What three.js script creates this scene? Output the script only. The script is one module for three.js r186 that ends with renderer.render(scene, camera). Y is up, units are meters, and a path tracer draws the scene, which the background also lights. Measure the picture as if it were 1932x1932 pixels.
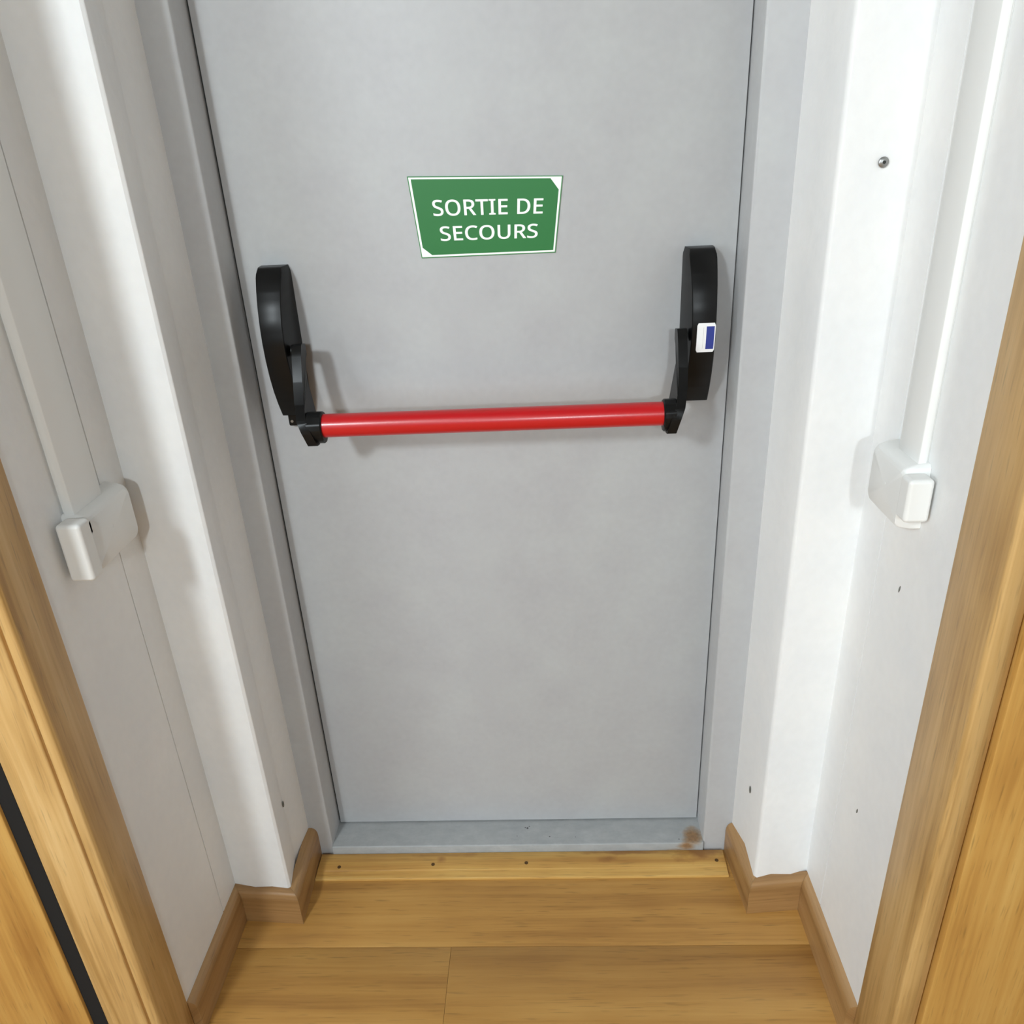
import * as THREE from 'three';
import { toCreasedNormals, mergeGeometries } from 'three/addons/utils/BufferGeometryUtils.js';
import { RoundedBoxGeometry } from 'three/addons/geometries/RoundedBoxGeometry.js';
import { RectAreaLightUniformsLib } from 'three/addons/lights/RectAreaLightUniformsLib.js';
import { ImprovedNoise } from 'three/addons/math/ImprovedNoise.js';

// ---------------------------------------------------------------- camera, light, exposure
const scene = new THREE.Scene();
scene.background = new THREE.Color(0x000000);
const camera = new THREE.PerspectiveCamera(66.265, 1, 0.05, 50);
camera.position.set(0.0953, 1.4911, 1.3938);
camera.up.set(0.030735, 0.90638, -0.421344);
camera.lookAt(0.0953 - 0.044377, 1.4911 - 0.41989, 1.3938 - 0.906489);

const renderer = new THREE.WebGLRenderer({ antialias: true });
renderer.toneMapping = THREE.LinearToneMapping;
renderer.toneMappingExposure = 0.93;
renderer.shadowMap.enabled = true;

// opal ceiling globes of the room behind the camera: [x, y, z, candela, radius]
const LAMPS = [
  [-1.05, 2.28, 2.50, 11.5, 0.13],
  [0.30, 2.32, 4.90, 17, 0.13],
];
const CEIL = 2.5;
// frosted window in the room's side wall: y0, y1, z0, z1, radiance
const WIN = { y0: 0.95, y1: 2.15, z0: 2.6, z1: 4.2, power: 12 };
RectAreaLightUniformsLib.init();

// ---------------------------------------------------------------- noise and textures
const perlin = new ImprovedNoise();
const N = (x, y, z = 0) => perlin.noise(x, y, z);
function fbm(x, y, z, o = 4) { let s = 0, a = 0.5; for (let i = 0; i < o; i++) { s += a * N(x, y, z + i * 7.3); x *= 2; y *= 2; a *= 0.5; } return s; }
const clamp = (v, a = 0, b = 1) => Math.min(b, Math.max(a, v));
const mix = (a, b, t) => a + (b - a) * t;
const sm = (a, b, v) => { const t = clamp((v - a) / (b - a)); return t * t * (3 - 2 * t); };
function tex(w, h, fn, srgb = true, repeat = null) {
  const d = new Uint8Array(w * h * 4);
  for (let j = 0; j < h; j++) for (let i = 0; i < w; i++) {
    const c = fn(i / w, j / h), k = (j * w + i) * 4;
    d[k] = clamp(c[0], 0, 255); d[k + 1] = clamp(c[1], 0, 255); d[k + 2] = clamp(c[2], 0, 255); d[k + 3] = 255;
  }
  const t = new THREE.DataTexture(d, w, h);
  t.magFilter = THREE.LinearFilter; t.minFilter = THREE.LinearMipmapLinearFilter; t.generateMipmaps = true;
  t.wrapS = t.wrapT = THREE.RepeatWrapping;
  if (srgb) t.colorSpace = THREE.SRGBColorSpace;
  if (repeat) t.repeat.set(...repeat);
  t.needsUpdate = true;
  return t;
}
// seamless: blend two shifted samples
const seam = (f) => (u, v) => {
  const row = (y) => { const t = sm(0.8, 1, u), a = f(u, y); if (!t) return a; const b = f(u - 1, y); return a.map((x, i) => mix(x, b[i], t)); };
  const s = sm(0.85, 1, v), r = row(v); if (!s) return r;
  const r2 = row(v - 1); return r.map((x, i) => mix(x, r2[i], s));
};
const woodFn = (c0, c1, c2, seed, W = 0.4, H = 1.6) => seam((u, v) => {
  const x = u * W, y = v * H;
  const warp = fbm(x * 6, y * 1.1, seed, 3) * 0.02;
  const broad = fbm((x + warp) * 28, y * 0.9, seed + 3, 3);
  const fine = fbm((x + warp) * 170, y * 4, seed + 9, 3);
  const pores = Math.max(0, N(x * 420, y * 22, seed + 20) - 0.32);
  const blot = fbm(x * 9, y * 5, seed + 14, 3);
  let t = clamp(0.5 + broad * 0.75 + fine * 0.35 + blot * 0.35);
  return [0, 1, 2].map((i) => (t < 0.5 ? mix(c0[i], c1[i], t * 2) : mix(c1[i], c2[i], t * 2 - 1)) * (1 - pores * 0.35));
});
const woodTex = tex(512, 1024, woodFn([158, 118, 62], [202, 162, 102], [222, 188, 132], 1.7), true, [1 / 0.4, 1 / 1.6]);
const woodTexB = tex(512, 1024, woodFn([158, 108, 46], [192, 144, 72], [208, 166, 94], 5.1), true, [1 / 0.4, 1 / 1.6]);
const floorTex = tex(512, 1024, woodFn([146, 100, 44], [178, 130, 62], [196, 150, 80], 8.6), true, [1 / 0.4, 1 / 1.6]);
const skirtTex = tex(512, 1024, woodFn([132, 94, 52], [166, 126, 78], [186, 148, 102], 12.2), true, [1 / 0.4, 1 / 1.6]);
const steelTex = tex(512, 512, seam((u, v) => {
  const b = fbm(u * 7, v * 7, 4.4, 4), f = fbm(u * 60, v * 60, 6.1, 2);
  const g = 182 + b * 9 + f * 5; return [g, g + 0.5 + b * 2, g + 1.5];
}), true, [1 / 0.8, 1 / 0.8]);
const whiteTex = tex(512, 512, seam((u, v) => {
  const b = fbm(u * 6, v * 5, 2.2, 4), f = fbm(u * 50, v * 40, 3.1, 2);
  const g = 240 + b * 7 + f * 4; return [g + b * 2, g, g - 1 - b * 3];
}), true, [1 / 0.8, 1 / 0.8]);
const grainBump = tex(256, 256, seam((u, v) => { const g = 128 + 90 * fbm(u * 26, v * 26, 1.5, 4); return [g, g, g]; }), false, [1 / 0.25, 1 / 0.25]);

const M = {
  steel: new THREE.MeshStandardMaterial({ map: steelTex, roughness: 0.5, bumpMap: grainBump, bumpScale: 0.0004 }),
  white: new THREE.MeshStandardMaterial({ map: whiteTex, roughness: 0.55, bumpMap: grainBump, bumpScale: 0.0006 }),
  whitePlastic: new THREE.MeshStandardMaterial({ color: 0xecece9, roughness: 0.4 }),
  room: new THREE.MeshStandardMaterial({ color: 0x7e8082, roughness: 0.9 }),
  wood: new THREE.MeshPhysicalMaterial({ map: woodTex, roughness: 0.5, clearcoat: 0.25, clearcoatRoughness: 0.35 }),
  woodB: new THREE.MeshPhysicalMaterial({ map: woodTexB, roughness: 0.5, clearcoat: 0.25, clearcoatRoughness: 0.35 }),
  floor: new THREE.MeshPhysicalMaterial({ map: floorTex, roughness: 0.5, clearcoat: 0.2, clearcoatRoughness: 0.4 }),
  skirt: new THREE.MeshPhysicalMaterial({ map: skirtTex, roughness: 0.45, clearcoat: 0.35, clearcoatRoughness: 0.3 }),
  black: new THREE.MeshPhysicalMaterial({ color: new THREE.Color().setRGB(0.006, 0.006, 0.006), roughness: 0.34, specularIntensity: 0.45 }),
  dark: new THREE.MeshStandardMaterial({ color: 0x1c1916, roughness: 0.8 }),
  gap: new THREE.MeshStandardMaterial({ color: 0x0c0b0a, roughness: 0.9 }),
  rubber: new THREE.MeshStandardMaterial({ color: 0x222422, roughness: 0.7 }),
  red: new THREE.MeshPhysicalMaterial({ color: 0xc00e16, roughness: 0.35, clearcoat: 0.4, clearcoatRoughness: 0.2 }),
  metal: new THREE.MeshStandardMaterial({ color: 0x9a9a98, metalness: 0.8, roughness: 0.35 }),
  nail: new THREE.MeshStandardMaterial({ color: 0x5e4322, roughness: 0.6, metalness: 0.3 }),
  chip: new THREE.MeshStandardMaterial({ color: 0x77766f, roughness: 0.9 }),
  sticker: new THREE.MeshStandardMaterial({ color: 0xf2f2f2, roughness: 0.45 }),
  blue: new THREE.MeshStandardMaterial({ color: 0x2c3c8c, roughness: 0.45 }),
  greyInk: new THREE.MeshStandardMaterial({ color: 0xc4c4c4, roughness: 0.6 }),
};

// ---------------------------------------------------------------- helpers
const taken = {};
const numbered = (n) => { const k = taken[n] = (taken[n] ?? -1) + 1; return k ? n + '_' + String(k).padStart(3, '0') : n; };
function mesh(name, geo, mat, parent = scene) {
  const m = new THREE.Mesh(geo, mat);
  m.name = parent === scene ? numbered(name) : name;
  m.castShadow = m.receiveShadow = true;
  parent.add(m); return m;
}
function group(name, parent = scene) { const g = new THREE.Group(); g.name = parent === scene ? numbered(name) : name; parent.add(g); return g; }
function tag(o, label, category, extra = {}) { Object.assign(o.userData, { label, category }, extra); return o; }
const structure = (o, label, category) => tag(o, label, category, { kind: 'structure' });

// rounds the corners of a plan polygon [[a, b, r?], ...]
function roundPoly(pts, closed = true, seg = 4) {
  const out = [], n = pts.length;
  pts.forEach((p, i) => {
    const r = p[2] || 0;
    if (!r || (!closed && (i === 0 || i === n - 1))) { out.push([p[0], p[1]]); return; }
    const a = pts[(i + n - 1) % n], b = pts[(i + 1) % n];
    const va = new THREE.Vector2(a[0] - p[0], a[1] - p[1]), vb = new THREE.Vector2(b[0] - p[0], b[1] - p[1]);
    const la = va.length(), lb = vb.length(); va.normalize(); vb.normalize();
    const ang = Math.acos(clamp(va.dot(vb), -1, 1)), d = Math.min(r / Math.tan(ang / 2), la * 0.49, lb * 0.49);
    const A = [p[0] + va.x * d, p[1] + va.y * d], B = [p[0] + vb.x * d, p[1] + vb.y * d];
    for (let k = 0; k <= seg; k++) { const t = k / seg, q = (1 - t) ** 2, w = 2 * t * (1 - t), e = t * t; out.push([q * A[0] + w * p[0] + e * B[0], q * A[1] + w * p[1] + e * B[1]]); }
  });
  return out;
}
// extrudes a closed 2D outline; place(a, b, h) gives the 3D point; uv in metres
function prism(pts, h0, h1, place, crease = 0.7, uoff = 0, voff = 0, swap = false) {
  const area = THREE.ShapeUtils.area(pts.map((p) => new THREE.Vector2(...p)));
  if (area < 0) pts = [...pts].reverse();
  const pos = [], uv = [];
  const put = (p, u, v) => { pos.push(...p); uv.push(...(swap ? [v + uoff, u + voff] : [u + uoff, v + voff])); };
  let acc = 0; const n = pts.length;
  for (let i = 0; i < n; i++) {
    const a = pts[i], b = pts[(i + 1) % n], L = Math.hypot(b[0] - a[0], b[1] - a[1]);
    const A = place(a[0], a[1], h0), B = place(b[0], b[1], h0), Cc = place(b[0], b[1], h1), D = place(a[0], a[1], h1);
    put(A, acc, h0); put(B, acc + L, h0); put(Cc, acc + L, h1); put(A, acc, h0); put(Cc, acc + L, h1); put(D, acc, h1);
    acc += L;
  }
  const tris = THREE.ShapeUtils.triangulateShape(pts.map((p) => new THREE.Vector2(...p)), []);
  for (const [i, j, k] of tris) {
    for (const q of [k, j, i]) put(place(pts[q][0], pts[q][1], h0), pts[q][0], pts[q][1]);
    for (const q of [i, j, k]) put(place(pts[q][0], pts[q][1], h1), pts[q][0], pts[q][1]);
  }
  let g = new THREE.BufferGeometry();
  g.setAttribute('position', new THREE.Float32BufferAttribute(pos, 3));
  g.setAttribute('uv', new THREE.Float32BufferAttribute(uv, 2));
  // flip when the placement is left-handed
  const o = new THREE.Vector3(...place(0, 0, 0)), ea = new THREE.Vector3(...place(1, 0, 0)).sub(o), eb = new THREE.Vector3(...place(0, 1, 0)).sub(o), eh = new THREE.Vector3(...place(0, 0, 1)).sub(o);
  if (ea.cross(eb).dot(eh) < 0) flip(g);
  return toCreasedNormals(g, crease);
}
function flip(g) {
  for (const name of Object.keys(g.attributes)) {
    const a = g.attributes[name], s = a.itemSize, d = a.array;
    for (let i = 0; i < a.count; i += 3) for (let c = 0; c < s; c++) { const t = d[(i + 1) * s + c]; d[(i + 1) * s + c] = d[(i + 2) * s + c]; d[(i + 2) * s + c] = t; }
  }
}
const plan = (x, z, y) => [x, y, z];          // outline in plan, height up
const side = (z, y, x) => [x, y, z];          // outline in side view, extruded across
const upright = (pts, y0, y1, uoff = 0, voff = 0) => prism(pts, y0, y1, plan, 0.7, uoff, voff);
const rect = (x0, x1, z0, z1, r = 0) => roundPoly([[x0, z0, r], [x1, z0, r], [x1, z1, r], [x0, z1, r]]);
function block(x0, x1, y0, y1, z0, z1, r = 0.002, seg = 3) {
  const g = new RoundedBoxGeometry(x1 - x0, y1 - y0, z1 - z0, seg, r);
  g.translate((x0 + x1) / 2, (y0 + y1) / 2, (z0 + z1) / 2); return g;
}
// closed rings of equal length -> skin with both ends closed
function loft(rings, crease = 0.6) {
  const pos = [], n = rings[0].length, uv = [];
  const tri = (a, b, c) => { for (const p of [a, b, c]) { pos.push(...p); uv.push(p[0] + p[2], p[1]); } };
  for (let r = 0; r + 1 < rings.length; r++) for (let i = 0; i < n; i++) {
    const j = (i + 1) % n; tri(rings[r][i], rings[r][j], rings[r + 1][j]); tri(rings[r][i], rings[r + 1][j], rings[r + 1][i]);
  }
  for (const [ring, dir] of [[rings[0], -1], [rings[rings.length - 1], 1]]) {
    const c = [0, 1, 2].map((k) => ring.reduce((s, p) => s + p[k], 0) / n);
    for (let i = 0; i < n; i++) { const j = (i + 1) % n; dir > 0 ? tri(c, ring[i], ring[j]) : tri(c, ring[j], ring[i]); }
  }
  const g = new THREE.BufferGeometry();
  g.setAttribute('position', new THREE.Float32BufferAttribute(pos, 3));
  g.setAttribute('uv', new THREE.Float32BufferAttribute(uv, 2));
  // outward check by signed volume
  let vol = 0; const A = new THREE.Vector3(), B = new THREE.Vector3(), Cc = new THREE.Vector3();
  for (let i = 0; i < pos.length; i += 9) { A.fromArray(pos, i); B.fromArray(pos, i + 3); Cc.fromArray(pos, i + 6); vol += A.dot(B.cross(Cc)); }
  if (vol < 0) flip(g);
  return toCreasedNormals(g, crease);
}

// ---------------------------------------------------------------- the setting: room shell
const RX = 2.4, RZ = 6.6, WOODZ = 0.54;
structure(mesh('ceiling', block(-RX - 0.1, RX + 0.1, CEIL, CEIL + 0.1, -0.25, RZ + 0.1, 0.005), M.room), 'plain pale ceiling high above the emergency exit', 'ceiling');
structure(mesh('wall_back', block(-RX - 0.1, RX + 0.1, 0, CEIL, RZ, RZ + 0.1, 0.005), M.room), 'plain pale wall at the far end of the room', 'wall');
{
  const w = structure(group('wall_room_left'), 'plain pale wall of the room with a frosted window', 'wall');
  for (const [y0, y1, z0, z1] of [[0, WIN.y0, 0.5, RZ], [WIN.y1, CEIL, 0.5, RZ], [WIN.y0, WIN.y1, 0.5, WIN.z0], [WIN.y0, WIN.y1, WIN.z1, RZ]]) mesh('masonry', block(-RX - 0.1, -RX, y0, y1, z0, z1, 0.002), M.room, w);
  const win = structure(group('window_1'), 'frosted daylight window in the side wall of the room', 'window');
  const ym = (WIN.y0 + WIN.y1) / 2, zm = (WIN.z0 + WIN.z1) / 2, h = WIN.y1 - WIN.y0, d = WIN.z1 - WIN.z0;
  mesh('pane', block(-RX - 0.07, -RX - 0.06, WIN.y0, WIN.y1, WIN.z0, WIN.z1, 0.001), new THREE.MeshStandardMaterial({ color: 0xe8eaec, emissive: 0xf6f9ff, emissiveIntensity: 1.2, roughness: 0.6 }), win);
  for (const [y0, y1, z0, z1] of [[WIN.y0, WIN.y0 + 0.05, WIN.z0, WIN.z1], [WIN.y1 - 0.05, WIN.y1, WIN.z0, WIN.z1], [WIN.y0 + 0.05, WIN.y1 - 0.05, WIN.z0, WIN.z0 + 0.05], [WIN.y0 + 0.05, WIN.y1 - 0.05, WIN.z1 - 0.05, WIN.z1]]) mesh('frame_bar', block(-RX - 0.058, -RX - 0.02, y0, y1, z0, z1, 0.003), M.whitePlastic, win);
  const L = new THREE.RectAreaLight(0xecf8ff, WIN.power, d - 0.1, h - 0.1);
  L.position.set(-RX - 0.015, ym, zm); L.lookAt(0, ym, zm); win.add(L);
}
structure(mesh('wall_room_right', block(RX, RX + 0.1, 0, CEIL, 0.5, RZ, 0.005), M.room), 'plain pale wall of the room facing the frosted window', 'wall');

// floor: laminate boards running across, on a screed
const floor = structure(group('floor'), 'orange-brown wood laminate floor in front of the exit door', 'floor');
mesh('screed', block(-RX, RX, -0.08, -0.011, -0.25, RZ, 0.001), M.dark, floor);
{
  const rows = [[-0.2, 0.305]]; for (let z = 0.305; z < RZ - 0.01; z += 0.192) rows.push([z, Math.min(z + 0.192, RZ)]);
  rows.forEach(([z0, z1], r) => {
    const cuts = r === 0 ? [-RX, RX] : [-RX, ...[-1.25, -0.05, 1.2].map((c) => c + ((r * 0.37) % 0.9) - 0.45), RX];
    for (let k = 0; k + 1 < cuts.length; k++) {
      const p = rect(z0 + 0.0003, z1 - 0.0003, -0.0105, 0, 0.0006);
      mesh('plank', prism(p, cuts[k] + 0.0003, cuts[k + 1] - 0.0003, (z, y, x) => [x, y, z], 0.7, r * 0.23 + k * 0.11, k * 0.6 + r * 0.31), M.floor, floor);
    }
  });
}

// white painted plan outline on each side of the exit: reveal, moulded front face, side cheek, then the room wall
const Y1 = CEIL;
function makeWall(name, pts, label, chips) {
  const w = structure(group(name), label, 'wall');
  mesh('plaster', upright(pts, 0, Y1), M.white, w);
  for (const [x, y, z, sx, sy, sz, rot] of chips) {
    const g = new THREE.SphereGeometry(1, 10, 8); g.scale(sx, sy, sz);
    const m = mesh('paint_chip', g, M.chip, w); m.position.set(x, y, z); m.rotation.set(rot, 0, 0);
    m.userData.label = 'grey knock in the white paint';
  }
  return w;
}
const rightOutline = roundPoly([
  [0.4925, -0.2], [0.4925, 0.068], [0.5065, 0.126, 0.004], [0.5045, 0.209, 0.003],
  [0.5100, 0.2145, 0.003], [0.5420, 0.2055, 0.008], [0.5820, 0.2065, 0.008], [0.6185, 0.1950],
  [0.6190, 0.2795], [0.6220, 0.2800], [0.6220, 0.2818], [0.6190, 0.2822],
  [0.6190, WOODZ], [RX, WOODZ], [RX, -0.2],
]);
makeWall('wall_right', rightOutline, 'bright white moulded door surround beside the stickered lock case', [
  [0.5055, 0.241, 0.1257, 0.0008, 0.010, 0.0060, 0.2],
  [0.6190, 0.417, 0.358, 0.0008, 0.0062, 0.0024, 0.3],
  [0.6190, 0.866, 0.362, 0.0008, 0.0066, 0.0022, 0.25],
]);
const leftOutline = roundPoly([
  [-0.4795, -0.2], [-0.4795, 0.068], [-0.4870, 0.150, 0.004], [-0.4745, 0.226, 0.003],
  [-0.4800, 0.2295, 0.003], [-0.5160, 0.2245, 0.008], [-0.5520, 0.2255, 0.008], [-0.5990, 0.2160],
  [-0.5996, 0.2835], [-0.6026, 0.2840], [-0.6026, 0.2858], [-0.5996, 0.2862],
  [-0.5996, WOODZ - 0.04], [-RX, WOODZ - 0.04], [-RX, -0.2],
]);
makeWall('wall_left', leftOutline, 'shaded white moulded door surround beside the lock case without a sticker', [
  [-0.4842, 0.249, 0.1555, 0.0008, 0.0085, 0.0045, 0.1],
]);

// grey steel frame: two jambs, head, threshold
const OPENL = -0.43, OPENR = 0.43, FACE = 0.066, HEAD = 2.04, SILLY = 0.029;
const frame = structure(group('trim_1'), 'grey painted steel door frame with rebate and raised threshold', 'door frame');
mesh('jamb', upright(roundPoly([[OPENL, FACE, 0.005], [OPENL, -0.052], [OPENL + 0.02, -0.052], [OPENL + 0.02, -0.1], [-0.4795, -0.1], [-0.4795, FACE]]), 0, HEAD), M.steel, frame);
mesh('jamb', upright(roundPoly([[OPENR, FACE, 0.005], [OPENR, -0.052], [OPENR - 0.02, -0.052], [OPENR - 0.02, -0.1], [0.4925, -0.1], [0.4925, FACE]]), 0, HEAD, 0.3), M.steel, frame);
mesh('head', prism(roundPoly([[FACE, HEAD, 0.005], [-0.1, HEAD], [-0.1, HEAD + 0.06], [FACE, HEAD + 0.06]]), -0.4795, 0.4925, side), M.steel, frame);
structure(mesh('wall_above', block(-0.4795, 0.4925, HEAD + 0.06, CEIL, -0.19, 0.2, 0.003), M.white), 'white wall above the exit door head', 'wall');
structure(mesh('wall_behind', block(-RX - 0.1, RX + 0.1, -0.08, CEIL, -0.3, -0.2, 0.003), M.dark), 'dark outer skin closing off the back of the exit door', 'wall');
{
  // threshold: steel with rust and specks of dirt
  const len = OPENR - OPENL;
  const t = tex(1024, 128, (u, v) => {
    const x = u * len, y = v * 0.12; // metres from the left jamb / around the section
    const n = fbm(x * 30, y * 60, 2.5, 4), f = fbm(x * 160, y * 160, 8.5, 2);
    let c = [166 + n * 16 + f * 6, 168 + n * 15 + f * 6, 168 + n * 14 + f * 6];
    const rust = (cx, cy, rx, ry) => clamp(1.25 - Math.hypot((x - cx) / rx, (y - cy) / ry) + n * 0.9);
    const r1 = Math.max(rust(0.838, 0.052, 0.022, 0.026), rust(0.822, 0.080, 0.020, 0.011), rust(0.80, 0.098, 0.05, 0.010) * 0.7);
    const ring = clamp(1 - Math.abs(Math.hypot((x - 0.833) / 0.014, (y - 0.046) / 0.02) - 0.9) * 3 + n) * 0.6;
    const k = clamp(Math.max(r1 * 0.85, ring * r1 + ring * 0.2));
    const rc = [138 + f * 40, 100 + f * 30, 62 + f * 20];
    c = c.map((q, i) => mix(q, rc[i], k));
    for (const [sx, sy, r] of [[0.456, 0.022, 0.0032], [0.451, 0.0205, 0.0018], [0.460, 0.017, 0.0014], [0.432, 0.045, 0.0012], [0.508, 0.048, 0.0018], [0.568, 0.050, 0.0015], [0.806, 0.060, 0.0017]]) {
      const d = Math.hypot((x - sx) * (1 + f), y - sy) / r; if (d < 1) c = c.map((q) => mix(q, 62, sm(1, 0.4, d)));
    }
    return c;
  });
  t.wrapS = t.wrapT = THREE.ClampToEdgeWrapping;
  const mat = new THREE.MeshStandardMaterial({ map: t, roughness: 0.45, bumpMap: grainBump, bumpScale: 0.0004 });
  const z0 = -0.06, z1 = 0.0725;
  const outline = roundPoly([[z0, 0], [z0, SILLY], [0, SILLY], [z1, SILLY, 0.004], [z1, 0]]);
  const g = prism(outline, OPENL, OPENR, side);
  // u along the threshold, v: 0 at the leaf, over the top and down the front
  const p = g.attributes.position, uv = g.attributes.uv;
  for (let i = 0; i < p.count; i++) uv.setXY(i, (p.getX(i) - OPENL) / len, clamp((Math.max(0, p.getZ(i)) + (SILLY - p.getY(i))) / 0.12));
  mesh('threshold', g, mat, frame).userData.label = 'grey steel threshold with a rust stain at one end';
}

// exit door leaf
const door = structure(group('door_1'), 'grey painted steel emergency exit door leaf', 'door');
mesh('leaf', prism(roundPoly([[-0.4262, 0.0, 0.0015], [0.4275, 0.0, 0.0015], [0.4275, -0.048], [-0.4262, -0.048]]), SILLY + 0.004, HEAD - 0.003, plan, 0.7, 0.15, 0.3), M.steel, door);
mesh('seal', upright(rect(-0.4298, -0.4264, -0.03, -0.006), SILLY + 0.004, HEAD - 0.003), M.rubber, door);

// wooden cover strip on the floor at the foot of the threshold
{
  const x0 = -0.4565, x1 = 0.474, len = x1 - x0;
  const wf = woodFn([170, 118, 52], [204, 158, 82], [224, 186, 112], 3.3);
  const t = tex(2048, 160, (u, v) => {
    const x = u * len, y = v * 0.09;
    let c = wf((y * 1.0 / 0.4) % 1, (x / 1.6) % 1);
    const n = fbm(x * 26, y * 40, 5.5, 4);
    const spot = (cx, cy, rx, ry) => clamp(1.1 - Math.hypot((x - cx) / rx, (y - cy) / ry) + n * 1.1);
    const k = Math.max(spot(0.875, 0.010, 0.055, 0.024) * 0.75, spot(0.283, 0.018, 0.012, 0.014) * 0.5, spot(0.667, 0.022, 0.022, 0.009) * 0.55, spot(0.30, 0.006, 0.1, 0.005) * 0.4, spot(0.72, 0.004, 0.16, 0.006) * 0.6, spot(0.05, 0.05, 0.03, 0.008) * 0.25);
    return c.map((q, i) => mix(q, [138, 88, 40][i], clamp(k)));
  });
  t.wrapS = t.wrapT = THREE.ClampToEdgeWrapping;
  const mat = new THREE.MeshPhysicalMaterial({ map: t, roughness: 0.5, clearcoat: 0.25, clearcoatRoughness: 0.35 });
  const s = structure(group('trim_2'), 'pale wooden cover strip nailed to the floor before the threshold', 'trim');
  const za = 0.0735, zm = 0.1195, zb = 0.1415;
  const g = prism(roundPoly([[za, 0.0002], [za, 0.0085, 0.001], [zm, 0.0085, 0.0015], [zm + 0.0015, 0.0068, 0.0008], [zb, 0.0062, 0.002], [zb, 0.0002]]), x0, x1, side);
  const p = g.attributes.position, uv = g.attributes.uv;
  for (let i = 0; i < p.count; i++) uv.setXY(i, (p.getX(i) - x0) / len, clamp((p.getZ(i) - za) / 0.09 + (0.0085 - p.getY(i)) / 0.09));
  mesh('strip', g, mat, s);
  for (const [x, z] of [[-0.4078, 0.1106], [-0.1908, 0.106], [0.0237, 0.1044], [0.4549, 0.1028]]) {
    const d = new THREE.CylinderGeometry(0.0042, 0.0042, 0.0012, 16); d.translate(x, 0.0086, z);
    mesh('nail', d, M.nail, s).userData.label = 'dark nail head';
  }
}

// skirting boards: rounded top profile swept along the walls with mitred corners
function skirting(name, path, inward, label) {
  const g = structure(group(name), label, 'baseboard');
  const T = 0.0185, H = 0.085;
  const prof = [[-0.006, 0], [T, 0], [T, H - 0.022], [T - 0.001, H - 0.014], [T - 0.004, H - 0.006], [T - 0.009, H - 0.0015], [T - 0.013, H], [-0.006, H]];
  const dirs = path.slice(1).map((p, i) => new THREE.Vector2(p[0] - path[i][0], p[1] - path[i][1]).normalize());
  const nor = dirs.map((d) => new THREE.Vector2(-d.y, d.x).multiplyScalar(inward));
  const offs = path.map((_, i) => {
    if (i === 0) return nor[0].clone(); if (i === path.length - 1) return nor[i - 1].clone();
    const m = nor[i - 1].clone().add(nor[i]).normalize(); return m.multiplyScalar(1 / m.dot(nor[i]));
  });
  for (let i = 0; i + 1 < path.length; i++) {
    const ring = (k, e) => prof.map(([t, h]) => [path[k][0] + offs[k].x * t + dirs[i].x * e, h, path[k][1] + offs[k].y * t + dirs[i].y * e]);
    const geo = loft([ring(i, i ? 0.0002 : 0), ring(i + 1, i + 2 < path.length ? -0.0002 : 0)], 0.6);
    const p = geo.attributes.position, uv = geo.attributes.uv;
    for (let q = 0; q < p.count; q++) {
      const s = (p.getX(q) - path[i][0]) * dirs[i].x + (p.getZ(q) - path[i][1]) * dirs[i].y;
      const t = (p.getX(q) - path[i][0]) * nor[i].x + (p.getZ(q) - path[i][1]) * nor[i].y;
      uv.setXY(q, p.getY(q) - t + i * 0.13, s + i * 0.5);
    }
    mesh('board', geo, M.skirt, g);
  }
  return g;
}
skirting('baseboard_right', [[0.4975, 0.0665], [0.5085, 0.2135], [0.6185, 0.2050], [0.6188, 0.4870]], -1 * -1, 'honey wood skirting turning the corner below the brighter white surround');
skirting('baseboard_left', [[-0.4785, 0.0665], [-0.4735, 0.2300], [-0.5990, 0.2210], [-0.5994, 0.4760]], -1, 'honey wood skirting turning the corner below the shaded white surround');

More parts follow.
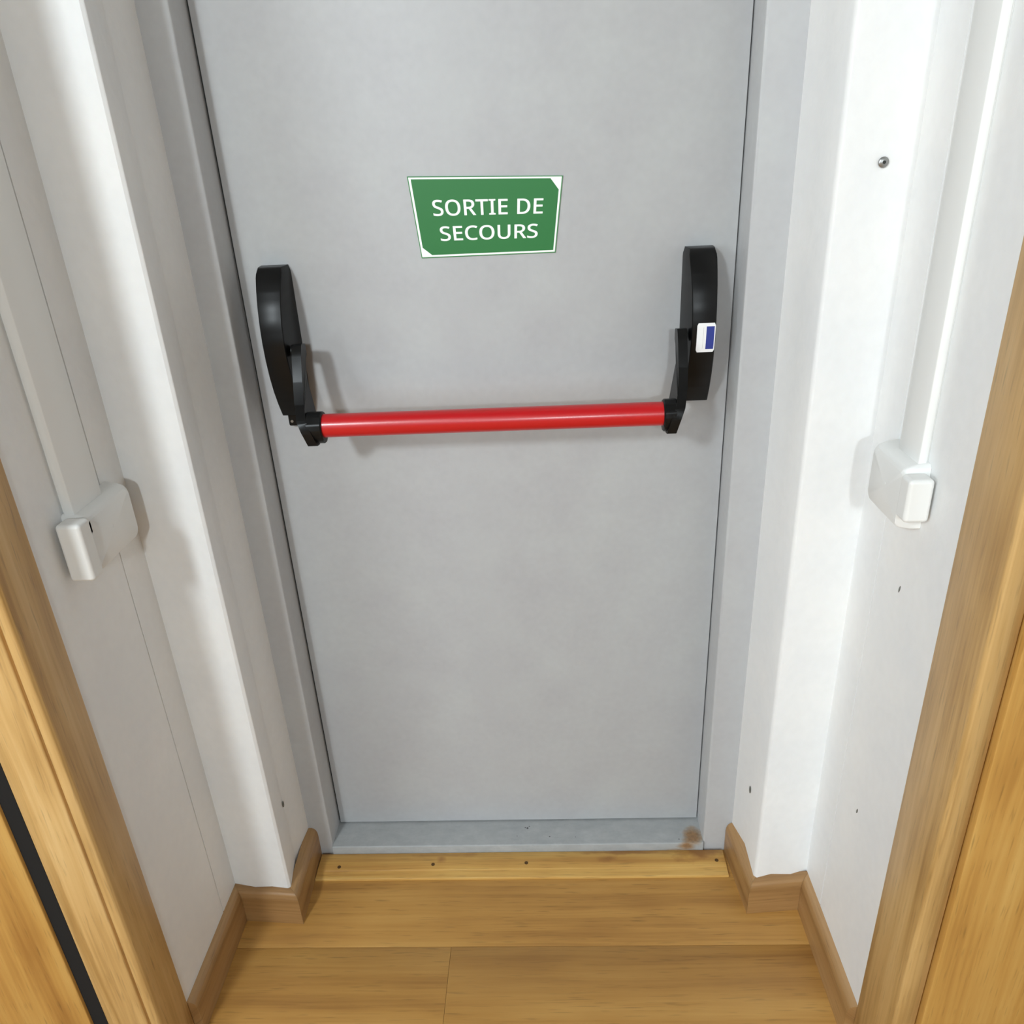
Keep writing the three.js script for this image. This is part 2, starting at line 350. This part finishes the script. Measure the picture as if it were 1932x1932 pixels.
// wooden linings and panels on either side of the white niche
{
  const c = structure(group('trim_3'), 'honey wood lining ending the brighter white side wall', 'trim');
  mesh('lining', upright(roundPoly([[0.6195, 0.488, 0.001], [0.6165, 0.4885, 0.001], [0.6165, 0.5990, 0.008], [0.6400, 0.5945, 0.006], [0.6555, 0.5870, 0.003], [0.6555, WOODZ + 0.001], [0.6195, WOODZ + 0.001], [0.6195, 0.53]]), 0, CEIL - 0.002, 0.05, 0.4), M.wood, c);
  mesh('panel', upright(rect(0.6595, 1.25, WOODZ + 0.001, 0.596, 0.003), 0.0, CEIL - 0.002, 0.9, 0.1), M.woodB, c);
  mesh('panel', upright(rect(1.254, RX - 0.002, WOODZ + 0.001, 0.596, 0.003), 0.0, CEIL - 0.002, 0.31, 0.8), M.woodB, c);
}
{
  const c = structure(group('trim_4'), 'honey wood lining ending the shaded white side wall', 'trim');
  const zb = WOODZ - 0.039;
  mesh('lining', upright(roundPoly([[-0.6000, 0.4770, 0.001], [-0.5972, 0.4775, 0.001], [-0.5972, 0.5560, 0.011], [-0.6130, 0.5575, 0.003], [-0.6155, 0.5520], [-0.6155, zb], [-0.6000, zb]]), 0, CEIL - 0.002, 0.1, 0.9), M.wood, c);
  mesh('stile', upright(roundPoly([[-0.6180, 0.5570, 0.003], [-0.6560, 0.5590, 0.005], [-0.6975, 0.5480, 0.004], [-0.6975, zb], [-0.6180, zb]]), 0, CEIL - 0.002, 0.62, 0.2), M.wood, c);
  mesh('gap_seal', upright(rect(-0.7230, -0.6977, zb, 0.5475), 0, CEIL - 0.002), M.gap, c).userData.label = 'black gap between stile and panel';
  mesh('panel', upright(rect(-1.25, -0.7235, zb, 0.553, 0.003), 0, CEIL - 0.002, 0.45, 0.6), M.woodB, c);
  mesh('panel', upright(rect(-RX + 0.002, -1.254, zb, 0.553, 0.003), 0, CEIL - 0.002, 0.15, 0.3), M.woodB, c);
}

// ---------------------------------------------------------------- exit sign on the leaf
{
  const W = 1400, H = 690, cv = document.createElement('canvas'); cv.width = W; cv.height = H;
  const c = cv.getContext('2d');
  c.fillStyle = '#2f7f3f'; c.fillRect(0, 0, W, H);
  c.fillStyle = '#fbfffa'; c.fillRect(W * 0.006, H * 0.011, W * 0.988, H * 0.978);
  c.fillStyle = '#1b7231';
  c.beginPath();
  const l = 0.021, r = 0.981, t = 0.033, b = 0.965;
  for (const [i, p] of [[l, t], [0.922, t], [r, 0.175], [r, b], [0.082, b], [l, 0.868]].entries()) i ? c.lineTo(p[0] * W, p[1] * H) : c.moveTo(p[0] * W, p[1] * H);
  c.closePath(); c.fill();
  const line = (s, u0, u1, v0, v1) => {
    c.save();
    c.font = '200px sans-serif';
    const m = c.measureText(s), asc = 143, left = m.actualBoundingBoxLeft || 0, wid = (m.actualBoundingBoxRight || m.width) + left;
    c.translate(u0 * W, v1 * H); c.scale((u1 - u0) * W / wid, (v1 - v0) * H / asc);
    c.fillStyle = c.strokeStyle = '#fdfffb'; c.lineWidth = 4; c.lineJoin = 'round';
    c.fillText(s, left, 0); c.strokeText(s, left, 0);
    c.restore();
  };
  line('SORTIE DE', 0.137, 0.884, 0.286, 0.475);
  line('SECOURS', 0.164, 0.858, 0.612, 0.788);
  const ct = new THREE.CanvasTexture(cv); ct.colorSpace = THREE.SRGBColorSpace; ct.anisotropy = 8;
  const face = new THREE.MeshStandardMaterial({ map: ct, roughness: 0.5 });
  // four corners of the plate on the leaf (it narrows towards the foot)
  const q = { tl: [-0.1168, 1.4576], tr: [0.1383, 1.4475], br: [0.1234, 1.3282], bl: [-0.1046, 1.3286] };
  const s = tag(group('exit_sign'), 'green emergency exit sign with white lettering on the grey door', 'sign');
  const n = 16, pos = [], uv = [], idx = [];
  for (let j = 0; j <= n; j++) for (let i = 0; i <= n; i++) {
    const u = i / n, v = j / n;
    pos.push(...[0, 1].map((k) => mix(mix(q.tl[k], q.tr[k], u), mix(q.bl[k], q.br[k], u), v)), 0.00225); uv.push(u, 1 - v);
    if (i < n && j < n) { const a = j * (n + 1) + i; idx.push(a, a + n + 1, a + 1, a + 1, a + n + 1, a + n + 2); }
  }
  const g = new THREE.BufferGeometry();
  g.setAttribute('position', new THREE.Float32BufferAttribute(pos, 3)); g.setAttribute('uv', new THREE.Float32BufferAttribute(uv, 2)); g.setIndex(idx); g.computeVertexNormals();
  const plate = prism([q.bl, q.br, q.tr, q.tl], 0.0003, 0.002, (x, y, z) => [x, y, z]);
  mesh('plate', plate, new THREE.MeshStandardMaterial({ color: 0x2f7f3f, roughness: 0.5 }), s);
  mesh('print', g, face, s).userData.label = 'white lettering and border printed on green';
}

// ---------------------------------------------------------------- panic bar
const panic = tag(group('panic_bar'), 'red horizontal panic bar between two black lock cases on the door', 'panic bar');
const BAR = { y: 1.080, z: 0.135, r: 0.0200 };
// front depth of a case over its height
const prof = [[1.066, 0.024], [1.075, 0.031], [1.095, 0.045], [1.12, 0.0590], [1.15, 0.0705], [1.18, 0.0770], [1.21, 0.0790], [1.24, 0.0760], [1.27, 0.0680], [1.295, 0.0570], [1.313, 0.0460], [1.319, 0.0415], [1.327, 0.034], [1.3285, 0.030]];
function depth(y) {
  if (y <= prof[0][0]) return prof[0][1];
  for (let i = 0; i + 1 < prof.length; i++) if (y <= prof[i + 1][0]) return mix(prof[i][1], prof[i + 1][1], (y - prof[i][0]) / (prof[i + 1][0] - prof[i][0]));
  return prof[prof.length - 1][1];
}
function caseGeometry(xl, xr, draftL, draftR) {
  const ys = []; for (const [y] of prof) ys.push(y);
  for (let y = 1.08; y < 1.31; y += 0.01) ys.push(y);
  ys.sort((a, b) => a - b);
  const rings = ys.map((y) => {
    const z = depth(y), top = sm(1.316, 1.3285, y) * 0.003;
    return roundPoly([[xl + top, 0.0004], [xl + draftL * z / 0.072 + top, z, 0.004], [xr - draftR * z / 0.072 - top, z, 0.004], [xr - top, 0.0004]], true, 3).map(([x, zz]) => [x, y, zz]);
  });
  return loft(rings, 0.5);
}
const caseL = mesh('lock_case', caseGeometry(-0.3865, -0.3335, 0.007, 0.006), M.black, panic);
const caseR = mesh('lock_case', caseGeometry(0.3380, 0.3905, 0.006, 0.005), M.black, panic);
// mounting tab with screws below the hinge-side case
const tab = mesh('mounting_tab', block(-0.3785, -0.345, 1.042, 1.0665, 0.0004, 0.014, 0.003), M.black, panic);
for (const [x, y] of [[-0.3715, 1.0515]]) { const d = new THREE.CylinderGeometry(0.0026, 0.0026, 0.0016, 14); d.rotateX(Math.PI / 2); d.translate(x, y, 0.0144); mesh('screw', d, M.metal, tab); }
{ const a = new THREE.TorusGeometry(0.0042, 0.0014, 8, 12, 1.9); a.rotateZ(3.4); a.translate(-0.3575, 1.0595, 0.0146); mesh('washer', a, M.whitePlastic, tab); }
{ const d = new THREE.CylinderGeometry(0.002, 0.002, 0.003, 12); d.rotateZ(Math.PI / 2); d.translate(-0.3335, 1.192, 0.055); mesh('screw', d, M.metal, caseL); }

// lever arm seen from the side, swept across its width
function armGeometry(x0, x1) {
  const o = roundPoly([
    [0.060, 1.186, 0.004], [0.060, 1.205, 0.008], [0.084, 1.208, 0.008], [0.096, 1.188, 0.02], [0.1100, 1.150, 0.04], [0.1300, 1.114, 0.03],
    [0.1560, 1.094, 0.01], [0.1610, 1.076, 0.012], [0.1540, 1.050, 0.006], [0.1380, 1.048, 0.004], [0.1170, 1.060, 0.012], [0.1000, 1.082, 0.02],
    [0.0900, 1.114, 0.03], [0.0800, 1.150, 0.03], [0.0700, 1.180, 0.01],
  ], true, 4);
  const g = prism(o, x0, x1, side, 0.5), p = g.attributes.position, s = -Math.sign(x0);
  for (let i = 0; i < p.count; i++) p.setX(i, p.getX(i) + s * 0.022 * sm(1.135, 1.045, p.getY(i)));   // the foot cranks towards the bar
  g.deleteAttribute('normal'); return toCreasedNormals(g, 0.5);
}
function addArm(x0, x1, xs0, xs1, hub0, hub1) {
  const a = mesh('lever_arm', armGeometry(x0, x1), M.black, panic);
  const h = new THREE.CylinderGeometry(0.010, 0.011, hub1 - hub0, 20); h.rotateZ(Math.PI / 2); h.translate((hub0 + hub1) / 2, 1.193, 0.061); mesh('hub', h, M.black, a);
  // socket that takes the end of the bar: round above with a small toe below
  const ring = (x, r) => Array.from({ length: 28 }, (_, i) => {
    const t = i / 28 * Math.PI * 2, toe = Math.max(0, -Math.sin(t)) ** 3 * 0.006;
    return [x, BAR.y + Math.sin(t) * r - toe, BAR.z + Math.cos(t) * r];
  });
  const lo = Math.min(xs0, xs1), hi = Math.max(xs0, xs1), r = 0.0245;
  mesh('socket', loft([ring(lo, r - 0.002), ring(lo + 0.002, r), ring(hi - 0.002, r), ring(hi, r - 0.0015)], 0.6), M.black, a);
  return a;
}
addArm(-0.3265, -0.3105, -0.3040, -0.2770, -0.3350, -0.3255);
addArm(0.3200, 0.3355, 0.2925, 0.3140, 0.3350, 0.3395);
{
  const rod = new THREE.CylinderGeometry(BAR.r, BAR.r, 0.575, 48, 1); rod.rotateZ(Math.PI / 2); rod.translate(0.0078, BAR.y, BAR.z);
  mesh('push_bar', rod, M.red, panic).userData.label = 'glossy red push bar';
}
// sticker following the curved front of the lock-side case
function patch(x0, x1, y0, y1, lift, r = 0, skew = 0) {
  const n = 12, pos = [], idx = [], m = 8;
  for (const k of [0, 1]) for (let j = 0; j <= n; j++) for (let i = 0; i <= m; i++) {
    const y = mix(y0, y1, j / n); const ins = r * (1 - Math.sqrt(1 - Math.max(0, 1 - Math.min(j, n - j) / n * (y1 - y0) / Math.max(r, 1e-6)) ** 2));
    const x = mix(x0 + ins, x1 - ins, i / m) + skew * (j / n - 0.5);
    pos.push(x, y, depth(y) + (k ? lift : lift - 0.0004));
  }
  const o = (n + 1) * (m + 1), at = (k, j, i) => k * o + j * (m + 1) + i;
  for (let j = 0; j < n; j++) for (let i = 0; i < m; i++) {
    idx.push(at(1, j, i), at(1, j, i + 1), at(1, j + 1, i + 1), at(1, j, i), at(1, j + 1, i + 1), at(1, j + 1, i));
    idx.push(at(0, j, i), at(0, j + 1, i + 1), at(0, j, i + 1), at(0, j, i), at(0, j + 1, i), at(0, j + 1, i + 1));
  }
  for (let j = 0; j < n; j++) for (const [i, d] of [[0, 0], [m, 1]]) { const a = at(0, j, i), b = at(0, j + 1, i), c = at(1, j, i), e = at(1, j + 1, i); d ? idx.push(a, e, c, a, b, e) : idx.push(a, c, e, a, e, b); }
  for (let i = 0; i < m; i++) for (const [j, d] of [[0, 1], [n, 0]]) { const a = at(0, j, i), b = at(0, j, i + 1), c = at(1, j, i), e = at(1, j, i + 1); d ? idx.push(a, b, e, a, e, c) : idx.push(a, e, b, a, c, e); }
  let g = new THREE.BufferGeometry(); g.setAttribute('position', new THREE.Float32BufferAttribute(pos, 3)); g.setIndex(idx);
  return toCreasedNormals(g.toNonIndexed(), 0.5);
}
mesh('sticker', patch(0.3535, 0.3838, 1.1655, 1.2150, 0.0007, 0.002), M.sticker, caseR).userData.label = 'white sticker with a blue block';
mesh('sticker_block', patch(0.3690, 0.3820, 1.1710, 1.2095, 0.0010), M.blue, caseR).userData.label = 'blue block on the white sticker';
mesh('sticker_line', patch(0.3640, 0.3644, 1.1720, 1.2080, 0.0009), M.greyInk, caseR);

// ---------------------------------------------------------------- white bolts with rod cover and lever on both cheeks
function bolt(s, X, t, rod, lock, lever, label) {
  // s: +1 when the cheek faces towards +x, -1 when it faces -x
  const g = tag(group('cremone_bolt'), label, 'bolt', { group: 'white bolts on the side walls' });
  const xs = (d0, d1) => { const a = X + s * d0, b = X + s * d1; return [Math.min(a, b), Math.max(a, b)]; };
  const [a0, a1] = xs(0.0030, t), [k0, k1] = xs(0.0003, 0.0040);
  mesh('backing', upright(rect(k0, k1, rod.z0 + 0.003, rod.z1 - 0.004), rod.y + 0.003, CEIL - 0.003), M.whitePlastic, g);
  mesh('rod_cover', upright(rect(a0, a1, rod.z0, rod.z1, 0.0025), rod.y, CEIL - 0.003), M.whitePlastic, g);
  // lock case: side view with slanted shoulders
  const [b0, b1] = xs(0.0003, lock.d);
  const L = lock;
  const rings = [];
  const outline = (dx) => roundPoly([[L.z0 + dx, L.y0 + dx * 0.7, 0.016], [L.z1 - dx * 0.2, L.y0 + dx * 0.7, 0.004], [L.z1 - dx * 0.2, L.y1 - dx, 0.008], [L.z0 + dx, L.y1 - dx, 0.014]], true, 5);
  for (const [d, dx] of [[0.0003, 0], [L.d * 0.45, 0.0015], [L.d * 0.8, 0.005], [L.d * 0.95, 0.009], [L.d, 0.013]]) rings.push(outline(dx).map(([z, y]) => [X + s * d, y, z]));
  const cs = mesh('lock_case', loft(rings, 0.9), M.whitePlastic, g);
  const sc = new THREE.CylinderGeometry(0.0028, 0.0028, 0.001, 16); sc.rotateZ(Math.PI / 2); sc.translate(X + s * L.d, (L.y0 + L.y1) / 2 + 0.002, mix(L.z0, L.z1, 0.55)); mesh('screw', sc, M.whitePlastic, cs);
  // lever: thick rounded plate at the room end, joined at the shoulder
  const [c0, c1] = xs(lever.x0, lever.x1);
  const lv = mesh('lever', block(c0, c1, lever.y0, lever.y1, lever.z0, lever.z1, 0.006, 4), M.whitePlastic, g);
  const [d0, d1] = xs(lever.x0 + 0.008, lever.x1 - 0.006);
  mesh('shoulder', block(d0, d1, lever.y1 - 0.032, lever.y1 - 0.006, L.z1 - 0.012, lever.z0 + 0.012, 0.004), M.whitePlastic, lv);
  return g;
}
bolt(1, -0.5996, 0.0185, { z0: 0.3145, z1: 0.3934, y: 1.0440 }, { z0: 0.262, z1: 0.398, y0: 0.948, y1: 1.046, d: 0.036 },
  { x0: 0.006, x1: 0.042, y0: 0.953, y1: 1.043, z0: 0.3984, z1: 0.428 }, 'white bolt with tall rod cover and long lever on the shaded white side wall');
bolt(-1, 0.6190, 0.0150, { z0: 0.3150, z1: 0.3792, y: 1.0710 }, { z0: 0.272, z1: 0.388, y0: 0.978, y1: 1.076, d: 0.036 },
  { x0: 0.006, x1: 0.040, y0: 1.003, y1: 1.066, z0: 0.3884, z1: 0.418 }, 'white bolt with tall rod cover and short lever on the brighter white side wall');

// round screw head in the moulded face
{
  const s = tag(group('wall_screw'), 'small round metal screw head in the bright white moulding', 'screw');
  const prof2 = [[0, 0.0026], [0.0035, 0.0024], [0.0062, 0.0014], [0.0072, 0]].map((p) => new THREE.Vector2(...p)).reverse();
  const g = new THREE.LatheGeometry(prof2, 24); g.rotateX(Math.PI / 2); g.translate(0.5685, 1.4507, 0.2094);
  mesh('head', g, M.metal, s);
  const d = new THREE.CylinderGeometry(0.0024, 0.0024, 0.0006, 6); d.rotateX(Math.PI / 2); d.translate(0.5685, 1.4507, 0.2121); mesh('socket', d, M.rubber, s);
}

// ---------------------------------------------------------------- ceiling globes
LAMPS.forEach(([x, y, z, cd, r], i) => {
  const g = tag(group('ceiling_lamp'), ['opal globe lamp hanging from the ceiling near the exit', 'opal globe lamp hanging deep in the room behind'][i], 'lamp', { group: 'ceiling globes' });
  g.position.set(x, y, z);
  const ro = new THREE.CylinderGeometry(0.05, 0.055, 0.025, 32); ro.translate(0, CEIL - y - 0.0125, 0); mesh('rose', ro, M.whitePlastic, g);
  const stem = new THREE.CylinderGeometry(0.008, 0.008, CEIL - y - r, 12); stem.translate(0, (CEIL - y + r) / 2, 0); mesh('stem', stem, M.whitePlastic, g);
  mesh('globe', new THREE.SphereGeometry(r, 40, 24), new THREE.MeshStandardMaterial({ color: 0xffffff, emissive: 0xfff6ea, emissiveIntensity: 4, roughness: 0.4 }), g);
  const p = new THREE.PointLight(0xeffaff, cd, 0, 2); p.castShadow = true; p.shadow.radius = r / 0.02; p.shadow.bias = -0.0005; g.add(p);
});

renderer.render(scene, camera);
